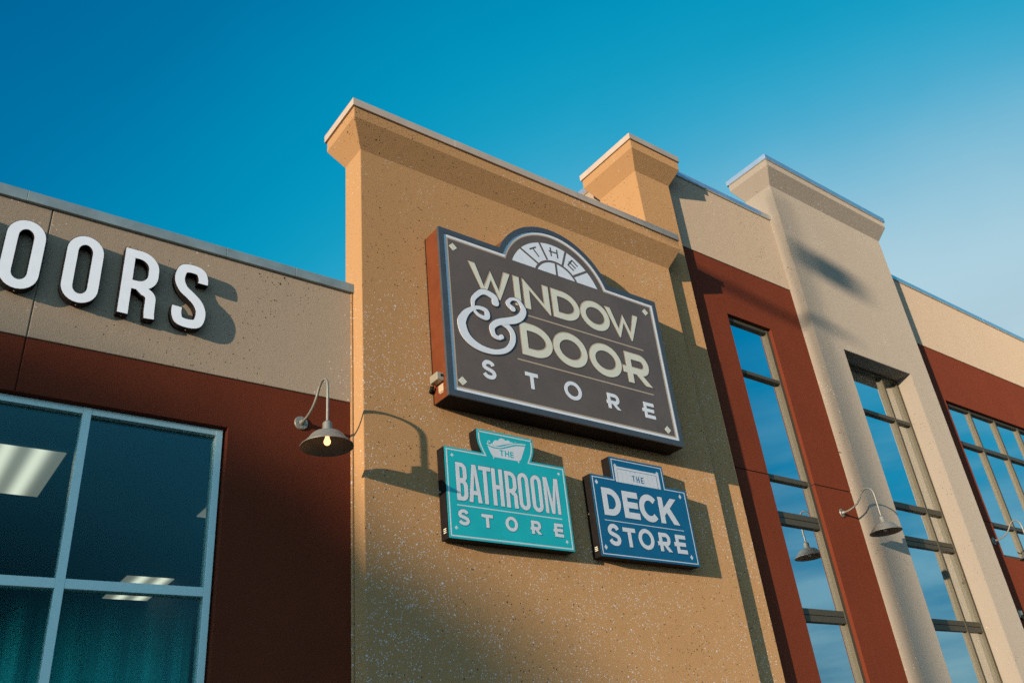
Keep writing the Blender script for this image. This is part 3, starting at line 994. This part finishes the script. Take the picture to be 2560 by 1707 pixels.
# ------------------------------------------------------------------ barn wall lamps
def wall_lamp(x, y, z, label):
    """gooseneck lamp, origin at its wall plate (x, wall plane y, z)"""
    root = thing('wall_lamp', label, 'wall lamp', (x, y, z), 'gooseneck barn lamps along the front')
    d = lambda yy, zz: (x, y + yy, z + zz)
    g = MB()
    g.tube([d(-0.001, 0), d(-0.014, 0)], [0.062, 0.058], 28)
    g.tube([d(-0.014, 0), d(-0.05, 0.002)], [0.024, 0.018], 18)
    plate = g.build('wall_plate', GALV, root, smooth=False, bevel=0.002)
    for sx, sz in ((-0.042, 0), (0.042, 0), (0, 0.042), (0, -0.042)):
        s = MB()
        s.tube([(x + sx, y - 0.0142, z + sz), (x + sx, y - 0.018, z + sz)], 0.006, 8)
        s.build('screw', SCREW, plate)
    prof = [(-0.03, 0.001), (-0.08, 0.003), (-0.126, 0.010), (-0.19, 0.032), (-0.246, 0.063), (-0.295, 0.110), (-0.327, 0.156), (-0.36, 0.195),
            (-0.40, 0.216), (-0.445, 0.212), (-0.482, 0.182), (-0.500, 0.135), (-0.504, 0.070), (-0.504, -0.02), (-0.504, -0.10), (-0.504, -0.195)]
    pts = smoothpath([d(a, c) for a, c in prof], 5)
    g = MB()
    g.tube(pts, 0.0115, 14)
    g.build('gooseneck_arm', GALV, root, smooth=True)
    cx, cy = x, y - 0.504
    g = MB()
    g.lathe([(0.0, z - 0.188), (0.020, z - 0.188), (0.024, z - 0.196), (0.036, z - 0.206), (0.038, z - 0.212), (0.038, z - 0.268), (0.046, z - 0.280), (0.046, z - 0.290)], cx, cy, 28)
    g.build('socket_cap', GALV, root, smooth=True)
    g = MB()
    g.lathe([(0.046, z - 0.286), (0.085, z - 0.291), (0.112, z - 0.300), (0.128, z - 0.314), (0.150, z - 0.345), (0.176, z - 0.375), (0.200, z - 0.396), (0.207, z - 0.402),
             (0.2065, z - 0.408), (0.2035, z - 0.407)], cx, cy, 56)
    shade = g.build('lamp_shade', GALV, root, smooth=True)
    g = MB()
    g.lathe([(0.2035, z - 0.407), (0.197, z - 0.400), (0.173, z - 0.379), (0.147, z - 0.349), (0.125, z - 0.318), (0.110, z - 0.304), (0.085, z - 0.295), (0.0, z - 0.292)], cx, cy, 56)
    g.build('lining', ENAMEL, shade, smooth=True)
    g = MB()
    prof = [(0.0, z - 0.396)] + [(0.027 * math.sin(math.radians(a)), z - 0.366 - 0.030 * math.cos(math.radians(a))) for a in range(12, 140, 12)] + [(0.014, z - 0.318), (0.014, z - 0.296)]
    g.lathe(prof, cx, cy, 24)
    g.build('bulb', BULB, root, smooth=True)
    return root


lamp = wall_lamp(2.727, YW, 3.062, 'lit gooseneck lamp beside the ochre tower, bulb glowing under its shade')


def copy_tree(o, parent=None):
    c = o.copy()
    scene.collection.objects.link(c)
    c.parent = parent
    if o.name.startswith('bulb'):
        c.material_slots[0].link = 'OBJECT'
        c.material_slots[0].material = DEADBULB
    for ch in [k for k in o.children]:
        copy_tree(ch, c)
    return c


l2 = copy_tree(lamp)
l2.location = (10.57, YW, 3.185 + H)
l2.rotation_euler = (0, 0, math.radians(7))
l2['label'] = 'gooseneck lamp on the red wall beside the tan pilaster, mirrored in the narrow window'
l3 = copy_tree(lamp)
l3.location = (14.83, YW, 3.20 + H)
l3['label'] = 'gooseneck lamp at the right edge of the photo, partly hidden by the pilaster'


# ------------------------------------------------------------------ channel letters on the low wing
def channel_letter(ch, x0, x1, label):
    z0, z1 = 3.667, 4.279
    yf = 6.112
    root = thing('channel_letter', label, 'letter', ((x0 + x1) / 2, YB, z0), 'channel letters on the tan band')
    t_ = 0.086
    gl = glyph(ch, x0, x1, z0, z1, t_, tight=True)
    g = MB()
    put_glyphs(g, gl, t_, YB - 0.012, YB - 0.012 - yf)
    ret = g.build('return', BLACKM, root)
    g = MB()
    put_glyphs(g, gl, t_, yf - 0.0008, 0.002, shrink=0.0045)
    g.build('face', ACRYL, root)
    xm = (x0 + x1) / 2
    pts = {'O': [(xm, z0), (x0 + 0.02, z0 + 0.13), (x1 - 0.02, z0 + 0.13)], 'D': [(xm, z0)], 'R': [(x0 + t_ / 2, z0), (x1 - t_ / 2, z0)], 'S': [(xm, z0)]}[ch]
    for px, pz in pts:
        if pz == z0:
            s = MB()
            s.tube([(px, yf + 0.03, pz + 0.002), (px, yf + 0.03, pz - 0.005)], 0.004, 8)
            s.build('screw', SILVER, root)


channel_letter('D', -0.080, 0.190, 'white channel letter D cut off beyond the left edge of the photo')
channel_letter('O', 0.333, 0.602, 'white channel letter O at the left edge of the photo, over the wall joint')
channel_letter('O', 0.745, 1.013, 'white channel letter O between the other O and the R')
channel_letter('R', 1.158, 1.436, 'white channel letter R with its leg down to the right')
channel_letter('S', 1.557, 1.831, 'white channel letter S, last of the word and nearest the tower')

# ------------------------------------------------------------------ the large brown sign
SY = 5.73
sg = thing('main_sign', 'large brown arched sign reading The Window and Door Store on the ochre tower', 'sign', (5.476, 6.0, 3.38))
SX0, SX1, SZ0, SZ1 = 3.931, 7.022, 3.380, 5.268
ACX, ACZ, AR = 5.472, 4.925, 0.848


def arched(x0, x1, z0, z1, cx, cz, r, n=40):
    dx = math.sqrt(max(r * r - (z1 - cz) ** 2, 0))
    a = math.degrees(math.atan2(z1 - cz, dx))
    return [(x0, z0), (x1, z0), (x1, z1)] + arc(cx, cz, r, r, a, 180 - a, n) + [(x0, z1)]


def arched_in(d):
    return arched(SX0 + d, SX1 - d, SZ0 + d, SZ1 - d, ACX, ACZ, AR - d)


g = MB()
g.prism(arched_in(0.004), SY + 0.012, 5.985)
g.build('cabinet', SIGN_RETURN, sg, bevel=0.003)
g = MB()
g.prism(arched_in(0.0 - 0.0), 5.9851, 5.992)
for xx in (4.1, 5.0, 5.9, 6.85):
    gg = MB()
    gg.box(xx, xx + 0.06, 5.992, 6.001, 3.5, 5.1)
    gg.build('bracket', BLACKM, sg)
g.build('back_plate', BLACKM, sg)
g = MB()
g.prism(arched_in(0.03), SY + 0.010, SY + 0.013)
g.build('face_panel', SIGN_FACE, sg)
g = MB()
g.ribbon(arched_in(0.031), 0.062, SY, SY + 0.03, True)
g.build('retainer_frame', SIGN_FRAME, sg)
FY = SY + 0.010                       # printed face plane
g = MB()
g.ribbon(arched_in(0.0775), 0.031, FY - 0.0008, FY, True)
g.build('white_border', WHITEV, sg)
g = MB()
g.ribbon(arched_in(0.1015), 0.017, FY - 0.0007, FY, True)
g.build('tan_border', TANV, sg)
# black underside lip of the cabinet
g = MB()
g.box(SX0 + 0.006, SX1 - 0.006, SY + 0.03, 5.984, SZ0 - 0.004, SZ0 + 0.003)
g.build('bottom_pan', BLACKM, sg)
# screws on the left return
for zz in (5.2, 4.82, 4.30, 3.70, 3.46):
    for yy in ((5.77, 5.95) if zz in (5.2, 3.46) else (5.78,)):
        g = MB()
        g.tube([(SX0 + 0.004, yy, zz), (SX0 - 0.002, yy, zz)], 0.005, 8)
        g.build('screw', SCREW, sg)

LET = dict(y=FY)


def letters(items, t_, mains, outl=None, bev=None, parent=None, y=FY, out_d=0.012, bevel_shift=(0.006, -0.004), **kw):
    """every letter is a part of its sign; its printed outline and bevel are pieces of the letter"""
    for i, (ch, x0, x1, z0, z1, *r) in enumerate(items):
        gl = glyph(ch, x0, x1, z0, z1, t_, **({**kw, **(r[0] if r else {})}))
        k = 0.0001 * (i % 2)
        g = MB()
        put_glyphs(g, gl, t_, y, 0.0022 + k, shrink=0.0075 if bev is not None else 0.0, shift=bevel_shift if bev is not None else (0, 0))
        o = g.build('letter', mains, parent)
        if outl is not None:
            g = MB()
            put_glyphs(g, gl, t_, y, 0.0006 + k, grow_by=out_d)
            g.build('letter_outline', outl, o)
        if bev is not None:
            g = MB()
            put_glyphs(g, gl, t_, y, 0.0014 + k)
            g.build('letter_bevel', bev, o)


ro = dict(round_o=True)
letters([('W', 4.267, 4.802, 4.592, 4.966), ('I', 4.834, 4.921, 4.596, 4.969), ('N', 4.958, 5.314, 4.596, 4.969), ('D', 5.346, 5.742, 4.600, 4.970),
         ('O', 5.748, 6.190, 4.594, 4.976, ro), ('W', 6.138, 6.669, 4.596, 4.968)], 0.086, CREAM, SIGN_DARK, TANV, sg)
letters([('D', 4.851, 5.272, 4.024, 4.414), ('O', 5.278, 5.757, 4.030, 4.446, ro), ('O', 5.779, 6.257, 4.030, 4.440, ro),
         ('R', 6.325, 6.692, 4.038, 4.432, dict(bar=0.057))], 0.093, CREAM, SIGN_DARK, TANV, sg)
letters([('S', 4.336, 4.497, 3.643, 3.848), ('T', 4.858, 5.019, 3.649, 3.829), ('O', 5.355, 5.588, 3.639, 3.851, ro),
         ('R', 5.951, 6.122, 3.648, 3.830, dict(bar=0.018)), ('E', 6.490, 6.650, 3.642, 3.832, dict(bar=0.028))], 0.042, WHITEV, SIGN_DARK, None, sg, out_d=0.006)
g = MB()
g.box(4.991, 6.661, FY - 0.0009, FY, 4.504, 4.520)
g.build('rule_line', TANV, sg)
g = MB()
g.box(4.785, 6.689, FY - 0.0009, FY, 3.946, 3.961)
g.build('rule_line', TANV, sg)
for dx_, dz_ in ((4.100, 5.073), (6.821, 5.074), (4.097, 3.555), (6.809, 3.553)):
    g = MB()
    g.prism([(dx_ - 0.050, dz_ - 0.002), (dx_, dz_ - 0.046), (dx_ + 0.050, dz_), (dx_, dz_ + 0.046)], FY - 0.0011, FY)
    g.prism([(dx_ - 0.046, dz_ - 0.002), (dx_ + 0.001, dz_ - 0.042), (dx_ + 0.001, dz_ + 0.042)], FY - 0.0018, FY - 0.0008)
    g.build('diamond', CREAM, sg)

# ampersand: a brush line whose width swells and thins
AS = 0.00073
a1 = [(4.569, 4.542), (4.554, 4.605), (4.421, 4.628), (4.306, 4.524), (4.286, 4.445), (4.294, 4.383), (4.346, 4.333), (4.419, 4.321), (4.452, 4.35), (4.441, 4.409),
      (4.354, 4.42), (4.277, 4.388), (4.199, 4.323), (4.142, 4.231), (4.134, 4.166), (4.165, 4.068), (4.243, 3.995), (4.363, 3.955), (4.517, 3.959), (4.653, 4.018),
      (4.735, 4.121), (4.75, 4.223), (4.705, 4.289), (4.631, 4.315)]
w1 = [125, 112, 92, 76, 60, 46, 55, 75, 92, 80, 62, 64, 100, 135, 146, 146, 128, 104, 80, 82, 94, 94, 92, 84]
a2 = [(4.787, 4.528), (4.737, 4.564), (4.734, 4.597), (4.783, 4.646), (4.863, 4.652), (4.912, 4.601), (4.926, 4.537), (4.875, 4.455), (4.781, 4.392), (4.597, 4.322),
      (4.515, 4.263), (4.493, 4.212), (4.51, 4.146), (4.563, 4.128), (4.603, 4.151)]
w2 = [92, 80, 72, 52, 55, 78, 104, 122, 122, 104, 98, 88, 80, 66, 76]


def brush(mb, y, extra, lift):
    for pts, ws in ((a1, w1), (a2, w2)):
        P, W = smoothpath(pts, 6, [k * AS * 0.92 + extra for k in ws])
        mb.ribbon(P, W, y - lift, y, False, 0.00001)
        for q, r, k in ((P[0], W[0] / 2, 0), (P[-1], W[-1] / 2, 1)):
            mb.prism(arc(q[0], q[1], r * 1.04, r * 1.04, 0, 360, 20)[:-1], y - lift - 0.0017 - 0.0002 * k, y)
        lift += 0.0024


g = MB()
brush(g, FY, 0.022, 0.0030)
g.build('ampersand_outline', SIGN_DARK, sg)
g = MB()
brush(g, FY, 0.0, 0.0078)
g.build('ampersand', WHITEV, sg)

# fanlight emblem with THE
FCX, FCZ, FR = 5.469, 4.909, 0.661
a = math.degrees(math.asin((5.167 - FCZ) / FR))
g = MB()
g.prism(arc(FCX, FCZ, FR, FR, a, 180 - a, 40), FY - 0.0008, FY)
fan = g.build('fanlight_emblem', WHITEV, sg)
g = MB()
i_r, i_z = 0.324, 5.014
ia = math.degrees(math.asin((5.167 - i_z) / i_r))
g.ribbon(arc(FCX + 0.004, i_z, i_r, i_r, ia, 180 - ia, 24), 0.030, FY - 0.0016, FY)
for k, (p, q) in enumerate((((4.985, 5.376), (5.228, 5.240)), ((5.274, 5.554), (5.366, 5.342)), ((5.664, 5.552), (5.583, 5.330)), ((5.961, 5.376), (5.732, 5.236)),
                            ((5.483, 5.335), (5.480, 5.165)))):
    g.ribbon([p, q], 0.027, FY - 0.0018 - 0.0001 * k, FY)
g.build('glazing_bar', SIGN_FACE, fan)
for strokes in ((((5.125, 5.401), (5.221, 5.461)), ((5.173, 5.431), (5.249, 5.340))),
                (((5.4355, 5.53), (5.436, 5.412)), ((5.5285, 5.53), (5.529, 5.412)), ((5.407, 5.474), (5.535, 5.478))),
                (((5.748, 5.463), (5.668, 5.366)), ((5.743, 5.457), (5.818, 5.396)), ((5.672, 5.371), (5.750, 5.318)), ((5.690, 5.424), (5.782, 5.358)))):
    g = MB()
    for k, (p, q) in enumerate(strokes):
        g.ribbon([p, q], 0.018, FY - 0.0018 - 0.00012 * k, FY)
    g.build('letter', SIGN_DARK, fan)

# photocell box and maker's sticker on the left return
bx = MB()
bx.box(SX0 - 0.072, SX0 + 0.003, 5.80, 5.93, 3.55, 3.63)
pc = bx.build('sensor_box', SILVER, sg, bevel=0.006)
bx = MB()
bx.tube([(SX0 - 0.022, 5.80, 3.60), (SX0 - 0.022, 5.794, 3.60)], 0.013, 16)
bx.build('sensor_eye', BLACKM, pc)
bx = MB()
bx.tube([(SX0 - 0.04, 5.94, 3.54), (SX0 - 0.035, 5.965, 3.51), (SX0 - 0.02, 5.995, 3.51)], 0.02, 12)
bx.build('conduit', BLACKM, pc, smooth=True)
bx = MB()
bx.box(SX0 + 0.0015, SX0 + 0.004, 5.82, 5.90, 3.462, 3.535)
bx.box(SX0 + 0.0015, SX0 + 0.004, 5.822, 5.885, 3.446, 3.455)
bx.build('sticker', TANV, sg)


# ------------------------------------------------------------------ the two small signs
def small_sign(name, label, outline, border, face_m, ret_m, x0, x1, z0):
    root = thing(name, label, 'sign', ((x0 + x1) / 2, 6.0, z0), 'small shaped signs under the large one')
    g = MB()
    g.prism(outline, 5.867, 5.986)
    g.build('cabinet', ret_m, root, bevel=0.002)
    g = MB()
    g.prism(grow(outline, -0.001), 5.8645, 5.8675)
    g.build('face_panel', face_m, root)
    for xx in (x0 + 0.15, x1 - 0.2):
        g = MB()
        g.box(xx, xx + 0.05, 5.986, 6.001, z0 + 0.1, z0 + 0.7)
        g.build('bracket', BLACKM, root)
    return root


Y2 = 5.8645
o_bath = [(3.930, 2.100), (5.322, 2.100), (5.322, 2.933), (4.912, 2.933)] + smoothpath([(4.912, 2.933), (4.942, 3.000), (4.957, 3.070), (4.958, 3.167)], 5)[1:] + \
    [(4.298, 3.167)] + smoothpath([(4.298, 3.167), (4.299, 3.070), (4.314, 3.000), (4.345, 2.933)], 5)[1:] + [(3.930, 2.933)]
bs = small_sign('bathroom_sign', 'teal sign with a bubble bath picture reading The Bathroom Store', o_bath, None, TEAL, BLACKM, 3.930, 5.322, 2.10)
g = MB()
g.ribbon(grow(o_bath, -0.0235), 0.011, Y2 - 0.0008, Y2, True)
g.build('white_border', SMALLW, bs)
letters([('B', 4.038, 4.156, 2.442, 2.796), ('A', 4.165, 4.303, 2.442, 2.797), ('T', 4.287, 4.419, 2.442, 2.796), ('H', 4.428, 4.549, 2.442, 2.796),
         ('R', 4.577, 4.704, 2.441, 2.792), ('O', 4.724, 4.849, 2.437, 2.799), ('O', 4.877, 5.002, 2.437, 2.799), ('M', 5.030, 5.209, 2.441, 2.797)],
        0.040, SMALLW, TEAL_D, None, bs, y=Y2, out_d=0.0055, tight=True)
g = MB()
g.box(4.030, 5.211, Y2 - 0.0008, Y2, 2.3955, 2.4045)
g.build('rule_line', SMALLW, bs)
letters([('S', 4.033, 4.150, 2.222, 2.366), ('T', 4.281, 4.402, 2.226, 2.348), ('O', 4.539, 4.675, 2.221, 2.358, ro),
         ('R', 4.832, 4.942, 2.224, 2.350, dict(bar=0.011)), ('E', 5.104, 5.209, 2.223, 2.352, dict(bar=0.013))], 0.031, SMALLW, TEAL_D, None, bs, y=Y2, out_d=0.005)


def spade(cx, cz, r, parent):
    g = MB()
    g.prism([(cx - r, cz - r * 0.1), (cx + r, cz - r * 0.1), (cx, cz + r)], Y2 - 0.0008, Y2)
    g.prism([(cx - r * 0.45, cz - r * 0.1), (cx + r * 0.1, cz - r * 0.8), (cx + r * 0.1, cz - r * 0.1)], Y2 - 0.0009, Y2)
    g.build('diamond', SMALLW, parent)


for q in ((4.010, 2.853), (5.240, 2.851), (4.008, 2.192), (5.238, 2.183)):
    spade(q[0], q[1], 0.021, bs)
# the bath tub picture
rim = smoothpath([(4.407, 3.033), (4.446, 3.020), (4.501, 3.015), (4.569, 3.021), (4.643, 3.048), (4.729, 3.078), (4.793, 3.088), (4.866, 3.093)], 4)
g = MB()
g.ribbon(rim, 0.012, Y2 - 0.0012, Y2)
tub = smoothpath([(4.414, 3.011), (4.479, 2.998), (4.567, 3.004), (4.652, 3.030), (4.746, 3.062), (4.857, 3.074)], 4)
g.prism(tub + [(4.796, 2.942), (4.785, 2.926), (4.770, 2.916), (4.731, 2.911), (4.490, 2.911), (4.466, 2.916), (4.448, 2.936), (4.436, 2.960)], Y2 - 0.0008, Y2)
for k, (cx, cz, r) in enumerate(((4.464, 3.030, 0.014), (4.519, 3.044, 0.040), (4.587, 3.064, 0.050), (4.655, 3.070, 0.036), (4.702, 3.076, 0.018), (4.745, 3.085, 0.015))):
    pts = [(px, max(pz, 3.021 + max(0, (px - 4.50)) * 0.30)) for px, pz in arc(cx, cz, r, r, 0, 360, 24)[:-1]]
    g.prism(pts, Y2 - 0.0009 - 0.00012 * k, Y2)
g.ribbon(smoothpath([(4.420, 3.036), (4.421, 3.054), (4.431, 3.066), (4.440, 3.062), (4.444, 3.052)], 4), 0.006, Y2 - 0.0018, Y2)
g.ribbon([(4.482, 2.914), (4.466, 2.898)], 0.010, Y2 - 0.0019, Y2)
g.ribbon([(4.751, 2.914), (4.767, 2.897)], 0.010, Y2 - 0.0020, Y2)
tubp = g.build('bath_picture', SMALLW, bs)
letters([('T', 4.544, 4.587, 2.935, 2.993), ('H', 4.603, 4.650, 2.935, 2.994), ('E', 4.665, 4.703, 2.935, 2.992)], 0.0095, TEAL, None, None, tubp, y=Y2)

o_deck = [(5.655, 2.092), (7.040, 2.092), (7.040, 2.920), (6.737, 2.920), (6.737, 3.155), (5.956, 3.155), (5.956, 2.924), (5.655, 2.924)]
ds = small_sign('deck_sign', 'dark blue sign with a white railing picture reading The Deck Store', o_deck, None, NAVY, BLACKM, 5.655, 7.040, 2.092)
g = MB()
g.ribbon(grow(o_deck, -0.026), 0.009, Y2 - 0.0008, Y2, True)
g.build('white_border', SMALLW, ds)
letters([('D', 5.778, 6.019, 2.511, 2.797), ('E', 6.057, 6.272, 2.510, 2.796), ('C', 6.283, 6.556, 2.504, 2.801, ro), ('K', 6.575, 6.851, 2.512, 2.797)],
        0.066, SMALLW, NAVY_D, None, ds, y=Y2, out_d=0.007)
g = MB()
g.box(5.766, 6.891, Y2 - 0.0008, Y2, 2.4555, 2.4625)
g.build('rule_line', SMALLW, ds)
letters([('S', 5.783, 5.944, 2.207, 2.427), ('T', 5.989, 6.158, 2.212, 2.406), ('O', 6.196, 6.412, 2.207, 2.421, ro),
         ('R', 6.490, 6.653, 2.211, 2.406, dict(bar=0.026)), ('E', 6.736, 6.886, 2.209, 2.407, dict(bar=0.028))], 0.043, SMALLW, NAVY_D, None, ds, y=Y2, out_d=0.006)
for q in ((5.729, 2.845), (6.936, 2.841), (5.727, 2.184), (6.933, 2.182)):
    g = MB()
    g.prism([(q[0] - 0.021, q[1]), (q[0], q[1] - 0.026), (q[0] + 0.021, q[1]), (q[0], q[1] + 0.026)], Y2 - 0.0008, Y2)
    g.build('diamond', SMALLW, ds)
g = MB()
for px in (6.025, 6.640):
    g.box(px - 0.017, px + 0.017, Y2 - 0.0008, Y2, 2.885, 3.060)
    g.prism([(px - 0.020, 3.062), (px + 0.020, 3.062), (px + 0.018, 3.068), (px, 3.083), (px - 0.018, 3.068)], Y2 - 0.0008, Y2)
g.box(6.0445, 6.6215, Y2 - 0.0008, Y2, 3.034, 3.057)
xs_ = [6.0455 + 0.0633 * k for k in range(10)]
for k in range(9):
    g.box(xs_[k] + 0.0018, xs_[k + 1] - 0.0018, Y2 - 0.0008, Y2, 2.885, 3.029)
rail = g.build('railing_picture', SMALLW, ds)
letters([('T', 6.246, 6.284, 2.917, 2.983), ('H', 6.307, 6.347, 2.916, 2.983), ('E', 6.373, 6.409, 2.915, 2.981)], 0.0095, NAVY, None, None, rail, y=Y2)
# screws, maker's stickers on the left returns of the small signs
for root, xx, in ((bs, 3.930), (ds, 5.655)):
    g = MB()
    for zz in (2.155, 2.171, 2.187):
        g.box(xx - 0.0012, xx + 0.001, 5.905, 5.945, zz, zz + 0.008)
    g.build('sticker', CREAM, root)
    g = MB()
    g.tube([(xx + 0.001, 5.96, 2.53), (xx - 0.012, 5.96, 2.53)], 0.009, 10)
    g.build('conduit_plug', SILVER, root)

# ------------------------------------------------------------------ small things by the right-hand windows
gs = thing('green_board', 'green board with a cream figure and tan edge behind the pilaster window', 'board', (13.3, 6.7, 0.6))
g = MB()
g.box(13.30, 13.33, 6.46, 6.90, 0.55, 1.145)
gb = g.build('panel', GREENP, gs)
g = MB()
g.box(13.29, 13.34, 6.455, 6.905, 1.145, 1.17)
g.build('edge_strip', TANV, gs)
g = MB()
g.box(13.295, 13.2995, 6.52, 6.70, 1.04, 1.085)
g.box(13.295, 13.2995, 6.52, 6.56, 0.75, 1.04)
g.box(13.295, 13.2995, 6.66, 6.70, 0.92, 1.04)
g.build('figure', CREAM, gb)

cam_t = thing('security_camera', 'small grey security camera on the red wall by the pilaster', 'camera', (14.62, YW, 1.98))
g = MB()
g.box(14.56, 14.68, 6.10, 6.2, 1.95, 2.06)
hb = g.build('housing', SILVER, cam_t, bevel=0.01)
g = MB()
g.tube([(14.62, 6.11, 1.96), (14.62, 6.03, 1.90)], [0.045, 0.04], 20)
g.build('lens_hood', BLACKM, cam_t, smooth=False)
g = MB()
g.tube([(14.62, 6.031, 1.901), (14.62, 6.028, 1.899)], 0.028, 16)
g.build('lens', TEAL_D, cam_t)

# ------------------------------------------------------------------ across the car park: what throws the soft shadows
D_ = SUN_TRAVEL.normalized()
PERP = Vector((1.0, -3.55, 0)).normalized()       # sideways to the sun


def toward_sun(xw, zw, t_):
    """point t_ steps up the sun's ray through the wall point (xw, 6, zw)"""
    return Vector((xw, 6.0, zw)) - SUN_TRAVEL * t_


TP = 9.5
base = toward_sun(10.98, 0, TP)
pole = thing('utility_pole', 'tall wooden utility pole with a crossarm and transformer across the car park', 'utility pole', (base.x, base.y, -1.6))
g = MB()
g.tube([(base.x, base.y, -1.6), (base.x, base.y, 12.6)], [0.165, 0.035], 16)
g.build('shaft', WOOD, pole, smooth=True)


def bar_at(p0, p1, z, th, ht):
    a_ = base + PERP * p0
    c_ = base + PERP * p1
    n = D_.copy()
    n.z = 0
    n = n.normalized() * th / 2
    g = MB()
    vs = []
    for zz in (z - ht / 2, z + ht / 2):
        vs += [(a_.x + n.x, a_.y + n.y, zz), (c_.x + n.x, c_.y + n.y, zz), (c_.x - n.x, c_.y - n.y, zz), (a_.x - n.x, a_.y - n.y, zz)]
    g.add(vs, [(0, 3, 2, 1), (4, 5, 6, 7), (0, 1, 5, 4), (1, 2, 6, 5), (2, 3, 7, 6), (3, 0, 4, 7)])
    return g


dz = 0.4 * TP
bar_at(-0.95, 0.28, 6.30 + dz, 0.10, 0.13).build('crossarm', WOOD, pole)
ctr = base + PERP * 0.30
g = MB()
g.lathe([(0.0, 7.36 + dz), (0.20, 7.36 + dz), (0.225, 7.40 + dz), (0.225, 7.80 + dz), (0.21, 7.84 + dz), (0.0, 7.88 + dz)], ctr.x, ctr.y, 24)
g.build('transformer', SILVER, pole)

# leafy tree further off, low sun comes through its ragged edge
TT = 17.0
tb = toward_sun(-0.8, 0, TT)
tree = thing('tree', 'dense rounded tree standing across the car park towards the sun', 'tree', (tb.x, tb.y, -1.6))
dz = 0.4 * TT
g = MB()
rnd = random.Random(5)
g.tube([(tb.x, tb.y, -1.7), (tb.x + 0.1, tb.y, 2.0), (tb.x - 0.05, tb.y + 0.1, 5.0), (tb.x, tb.y, 8.3)], [0.26, 0.20, 0.14, 0.04], 12)
for k in range(16):
    a_ = rnd.uniform(0, 6.28)
    zz = rnd.uniform(1.5, 7)
    L = rnd.uniform(0.9, 1.7)
    g.tube([(tb.x, tb.y, zz), (tb.x + L * 0.6 * math.cos(a_), tb.y + L * 0.6 * math.sin(a_), zz + 0.5), (tb.x + L * math.cos(a_), tb.y + L * math.sin(a_), zz + 1.2)], [0.06, 0.04, 0.012], 6)
g.build('trunk', BARK, tree, smooth=True)
g = MB()


def leaf(c, r):
    n1 = Vector((rnd.gauss(0, 1), rnd.gauss(0, 1), rnd.gauss(0, 1))).normalized()
    u = n1.orthogonal().normalized() * r
    v = n1.cross(u).normalized() * r * 0.6
    g.add([c - u, c - u * 0.2 + v, c + u, c - u * 0.2 - v], [(0, 1, 2, 3)])


# crown: side lobes of different heights, ragged outline
lobes = [(1.34, 7.2, 0.38, 1.75), (1.02, 7.6, 0.55, 1.7), (0.62, 8.1, 0.62, 1.75), (0.15, 8.5, 0.8, 1.6), (-0.7, 8.3, 1.0, 1.8), (-1.5, 7.6, 0.9, 1.7),
         (0.5, 6.2, 1.1, 2.0), (-0.6, 6.2, 1.2, 2.2), (1.25, 6.0, 0.48, 1.9), (0.0, 9.35, 0.95, 1.0), (-0.9, 9.3, 0.9, 0.9)]
for px, pz, rx, rz in lobes:
    for k in range(int((6200 if px > 0.9 and pz < 9 else 3400 if pz < 9 else 1000) * rx * rz)):
        while True:
            q = Vector((rnd.uniform(-1, 1), rnd.uniform(-1, 1), rnd.uniform(-1, 1)))
            if q.length < 1 and rnd.random() < 0.35 + 0.65 * q.length:
                break
        c_ = tb + PERP * (px + q.x * rx) + Vector((D_.x, D_.y, 0)).normalized() * (q.y * min(rx, 1.0))
        leaf(Vector((c_.x, c_.y, pz + q.z * rz)), rnd.uniform(0.05, 0.11))
g.build('crown', LEAF, tree)
